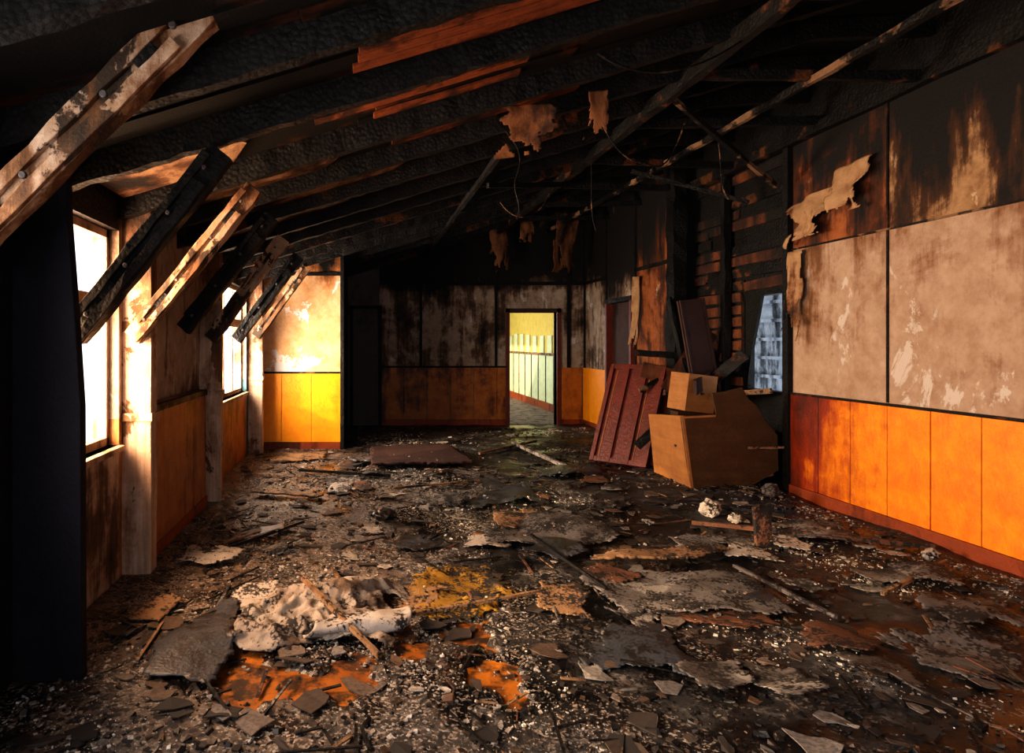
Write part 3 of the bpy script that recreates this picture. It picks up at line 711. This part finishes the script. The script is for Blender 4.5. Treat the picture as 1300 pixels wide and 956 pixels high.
def lump(name, x, y, r, m, sq=.7):
    bm = bmesh.new(); bmesh.ops.create_icosphere(bm, subdivisions=3, radius=r)
    for v in bm.verts:
        d = v.co.normalized(); v.co *= 1 + .35 * noise.noise(d * 2 + Vector((x, y, 0))) + .1 * noise.noise(d * 7); v.co.z *= sq
    me = bpy.data.meshes.new(name); bm.to_mesh(me); bm.free(); me.materials.append(M[m])
    o = bpy.data.objects.new(name, me); scene.collection.objects.link(o); o.location = (x, y, top_h(x, y) + r * sq * .8); return o
lump('plaster_lump', 2.88, 5.35, .08, 'paleboard', .9); lump('plaster_lump', 3.0, 5.2, .05, 'paleboard', .8); lump('plaster_lump', 3.7, 5.85, .07, 'greyboard', .95)
lump('charcoal_lump', .18, 5.35, .09, 'coal', .5); lump('charcoal_lump', 2.2, 5.6, .07, 'coal', .5); lump('plaster_lump', 3.78, 4.3, .045, 'paleboard', .9)
b = MB(); b.poly([(2.78, 4.55, .02), (2.76, 4.55, .30), (2.80, 4.55, .33), (2.84, 4.56, .31), (2.89, 4.56, .34), (2.90, 4.57, .02)], (0, 1, 0), .03, 'redboard'); b.build('broken_board_stub', bevel=.003)

def crumple():
    vs, fs = [], []; n, m = 100, 72
    for j in range(m + 1):
        for i in range(n + 1):
            u, v = i / n, j / m
            x = -.72 + .96 * u; y = 3.02 + .86 * v * (1 - .35 * (1 - u) * .6)
            x += .10 * (v - .5) + .04 * noise.noise((u * 3, v * 3, 9)); y += .09 * noise.noise((u * 4, v * 2, 1))
            edge = min(1, 6 * min(u, 1 - u, v, 1 - v))
            rid = abs(noise.noise((u * 2.4 + v * 1.6, v * 3.4 - u, 4)))
            rid2 = abs(noise.noise((u * 6 - v * 2, v * 9 + u * 3, 8)))
            rid3 = abs(noise.noise((u * 13 + v * 4, v * 15 - u * 5, 3)))
            bulge = math.exp(-((v - .66 - .2 * (u - .5)) / .13) ** 2) * math.exp(-((u - .6) / .26) ** 2)
            z = .035 + edge * (.04 * (1 - 2.4 * rid) + .028 * (1 - 2.8 * rid2) + .012 * (1 - 3 * rid3) + .09 * bulge)
            vs.append((x, y, max(z, top_h(x, y) + .008 + .004 * rid2)))
    for j in range(m):
        for i in range(n):
            u, v = (i + .5) / n, (j + .5) / m
            e = min(u, 1 - u, v, 1 - v)
            if e < .16 * (noise.noise((u * 5, v * 5, 20)) + .35): continue
            if u < .4 and v > .5 + u: continue
            a = j * (n + 1) + i; fs.append((a, a + 1, a + n + 2, a + n + 1))
    b = MB(); b.add(vs, fs, 'cloth')
    vs, fs = [], []; n, m = 30, 26
    for j in range(m + 1):
        for i in range(n + 1):
            u = i / n; t = j / m * 2 * math.pi * .86 - .6
            r = .046 + .020 * u + .016 * noise.noise((u * 4, t, 2)) - .03 * (j / m) * .6
            c = Vector((-.26 + .48 * u, 3.14 + .12 * u, .07))
            vs.append(c + Vector((.03 * math.sin(t), math.cos(t) * r * 1.6, math.sin(t) * r)))
    for j in range(m):
        for i in range(n):
            a = j * (n + 1) + i; fs.append((a, a + 1, a + n + 2, a + n + 1))
    b.add(vs, fs, 'paleboard')
    o = b.build('crumpled_linoleum', smooth=True)
    s = o.modifiers.new('s', 'SOLIDIFY'); s.thickness = .005
crumple()

# ------------------------------------------------------------------ peeling / hanging sheets
def hang(name, o, u, v, m, curl=.1, seed=0, rag=.25, n=26, th=.004):
    o, u, v = Vector(o), Vector(u), Vector(v); nn = u.cross(v).normalized(); vs, fs = [], []
    for j in range(n + 1):
        for i in range(n + 1):
            a, c = i / n, j / n
            d = curl * (c ** 2 + .5 * math.sin(a * 3 + seed) * c) + .07 * noise.noise((a * 2.5, c * 2.5, seed)) * min(1, u.length * 2)
            vs.append(o + u * (a + .10 * noise.noise((c * 5, seed, 0))) + v * c * (1 - .25 * abs(curl)) + nn * d)
    for j in range(n):
        for i in range(n):
            a, c = (i + .5) / n, (j + .5) / n
            e = min(a, 1 - a, 1 - c)
            if e < rag * (noise.noise((a * 3.5, c * 3.5, seed * 3.1)) + .35 + .5 * noise.noise((a * 9, c * 9, seed))) * (.25 + c): continue
            k = j * (n + 1) + i; fs.append((k, k + 1, k + n + 2, k + n + 1))
    b = MB(); b.add(vs, fs, m); ob = b.build(name, smooth=True)
    s = ob.modifiers.new('s', 'SOLIDIFY'); s.thickness = th
    return ob
hang('hanging_ceiling_paper', (.92, 4.4, 3.08), (.40, .0, .02), (.02, .02, -.32), 'paper_b', .12, 1, .45)
hang('hanging_ceiling_paper', (1.54, 4.4, 3.18), (.14, .03, .02), (.02, 0, -.30), 'paper_b', .08, 2, .4)
hang('hanging_ceiling_paper', (2.15, 10.9, 3.55), (.32, .0, 0), (0, 0, -.9), 'paper_b', .1, 3, .4)
hang('hanging_ceiling_paper', (2.62, 10.8, 3.6), (.25, .0, 0), (.03, 0, -.45), 'paper_b', .1, 4, .4)
hang('hanging_ceiling_paper', (3.12, 10.5, 3.6), (.45, .1, 0), (0, 0, -1.0), 'paper_b', .12, 5, .4)
hang('peeling_wallpaper', (XR - .06, 6.08, 2.74), (0, -.52, .08), (-.02, 0, -.40), 'paper', -.05, 6, .4)
hang('peeling_wallpaper', (XR - .06, 5.50, 2.92), (0, -.42, .05), (-.02, .1, -.42), 'paper', -.06, 7, .4)
hang('peeling_wallpaper', (XR - .06, 6.10, 2.32), (0, -.20, 0), (-.02, 0, -.85), 'paper', -.05, 8, .45)
hang('peeling_wallpaper', (XF - .05, 9.2, 2.4), (0, -.26, 0), (-.02, 0, -1.1), 'paper', -.06, 9, .45)

def wire(name, pts, r=.006):
    c = bpy.data.curves.new(name, 'CURVE'); c.dimensions = '3D'; c.bevel_depth = r
    s = c.splines.new('NURBS'); s.points.add(len(pts) - 1)
    for i, p in enumerate(pts): s.points[i].co = (*p, 1)
    s.use_endpoint_u = True; s.order_u = 4
    c.materials.append(M['batten']); o = bpy.data.objects.new(name, c); scene.collection.objects.link(o)
wire('hanging_cable', [(1.0, 4.6, 3.0), (1.2, 4.6, 2.8), (1.0, 4.6, 2.6), (1.15, 4.6, 2.45), (1.1, 4.6, 2.35)])
wire('hanging_cable', [(1.9, 5.2, 3.3), (2.1, 5.3, 2.95), (2.4, 5.4, 3.0), (2.6, 5.5, 2.9), (2.75, 5.5, 3.35)])
wire('hanging_cable', [(2.3, 6.5, 3.3), (2.32, 6.5, 3.0), (2.28, 6.5, 2.8), (2.35, 6.5, 2.6)])
wire('hanging_cable', [(1.2, 3.3, 2.95), (1.5, 3.4, 2.8), (1.9, 3.6, 3.0), (2.3, 3.9, 3.3)])
wire('hanging_cable', [(1.6, 7.5, 3.1), (1.8, 7.5, 2.8), (2.1, 7.5, 2.9), (2.2, 7.5, 3.3)])
wire('hanging_cable', [(3.3, 6.0, 3.4), (3.35, 6.0, 3.1), (3.3, 6.0, 2.95), (3.4, 6.0, 2.8)])

# ------------------------------------------------------------------ light
w = bpy.data.worlds.new('overcast_sky'); scene.world = w; w.use_nodes = True
bg = w.node_tree.nodes['Background']; bg.inputs[0].default_value = (.86, .90, 1, 1); bg.inputs[1].default_value = 2.0
def area(name, loc, rot, sx, sy, e, col):
    l = bpy.data.lights.new(name, 'AREA'); l.shape = 'RECTANGLE'; l.size = sx; l.size_y = sy; l.energy = e; l.color = col
    o = bpy.data.objects.new(name, l); scene.collection.objects.link(o); o.location = loc; o.rotation_euler = rot
    return o
H = math.pi / 2
area('daylight_window_1', (-1.95, 3.45, 1.6), (0, -H, 0), 1.6, 1.1, 400, (1, .60, .34))
area('daylight_window_2', (-1.95, 7.3, 1.6), (0, -H, 0), 1.6, 2.0, 480, (1, .76, .56))
area('fill_side_3', (-1.95, 1.1, 1.6), (0, -H, 0), 1.6, 2.2, 190, (1, .88, .78))  # added lamp outside the unseen window, brightens the right wall
area('fill_side_4', (-1.95, -1.5, 1.6), (0, -H, 0), 1.6, 2.2, 130, (1, .92, .86))  # added side light behind the camera, outside an invented window
area('fill_rear', (1.3, -4.0, 1.7), (H, 0, 0), 4.6, 1.8, 90, (.84, .92, 1))  # added frontal fill from behind the camera, outside invented openings
area('fill_corridor', (1.4, 15, 1.7), (0, -H, 0), 1.6, 5, 95, (1, .98, .88))  # added lamp, brightens the corridor through an invented opening in its left wall
s = bpy.data.lights.new('sun', 'SUN'); s.energy = 5.0; s.angle = .03; s.color = (1, .72, .45)
so = bpy.data.objects.new('sun', s); scene.collection.objects.link(so)
so.rotation_euler = Vector((1, .75, -.42)).to_track_quat('-Z', 'Y').to_euler()

# ------------------------------------------------------------------ camera
cam = bpy.data.cameras.new('camera'); co = bpy.data.objects.new('camera', cam); scene.collection.objects.link(co)
co.location = (0, 0, 1.47); co.rotation_euler = (H, 0, 0)
cam.sensor_width = 36; cam.lens = 36 * 820 / 1300; cam.shift_x = (650 - 460) / 1300; cam.shift_y = -(478 - 435) / 1300
cam.clip_start = .05
scene.camera = co
scene.view_settings.view_transform = 'Standard'
for lk in ('Medium High Contrast', 'Standard - Medium High Contrast'):
    try:
        scene.view_settings.look = lk; break
    except Exception as e: print('look', e)
scene.view_settings.exposure = -0.1
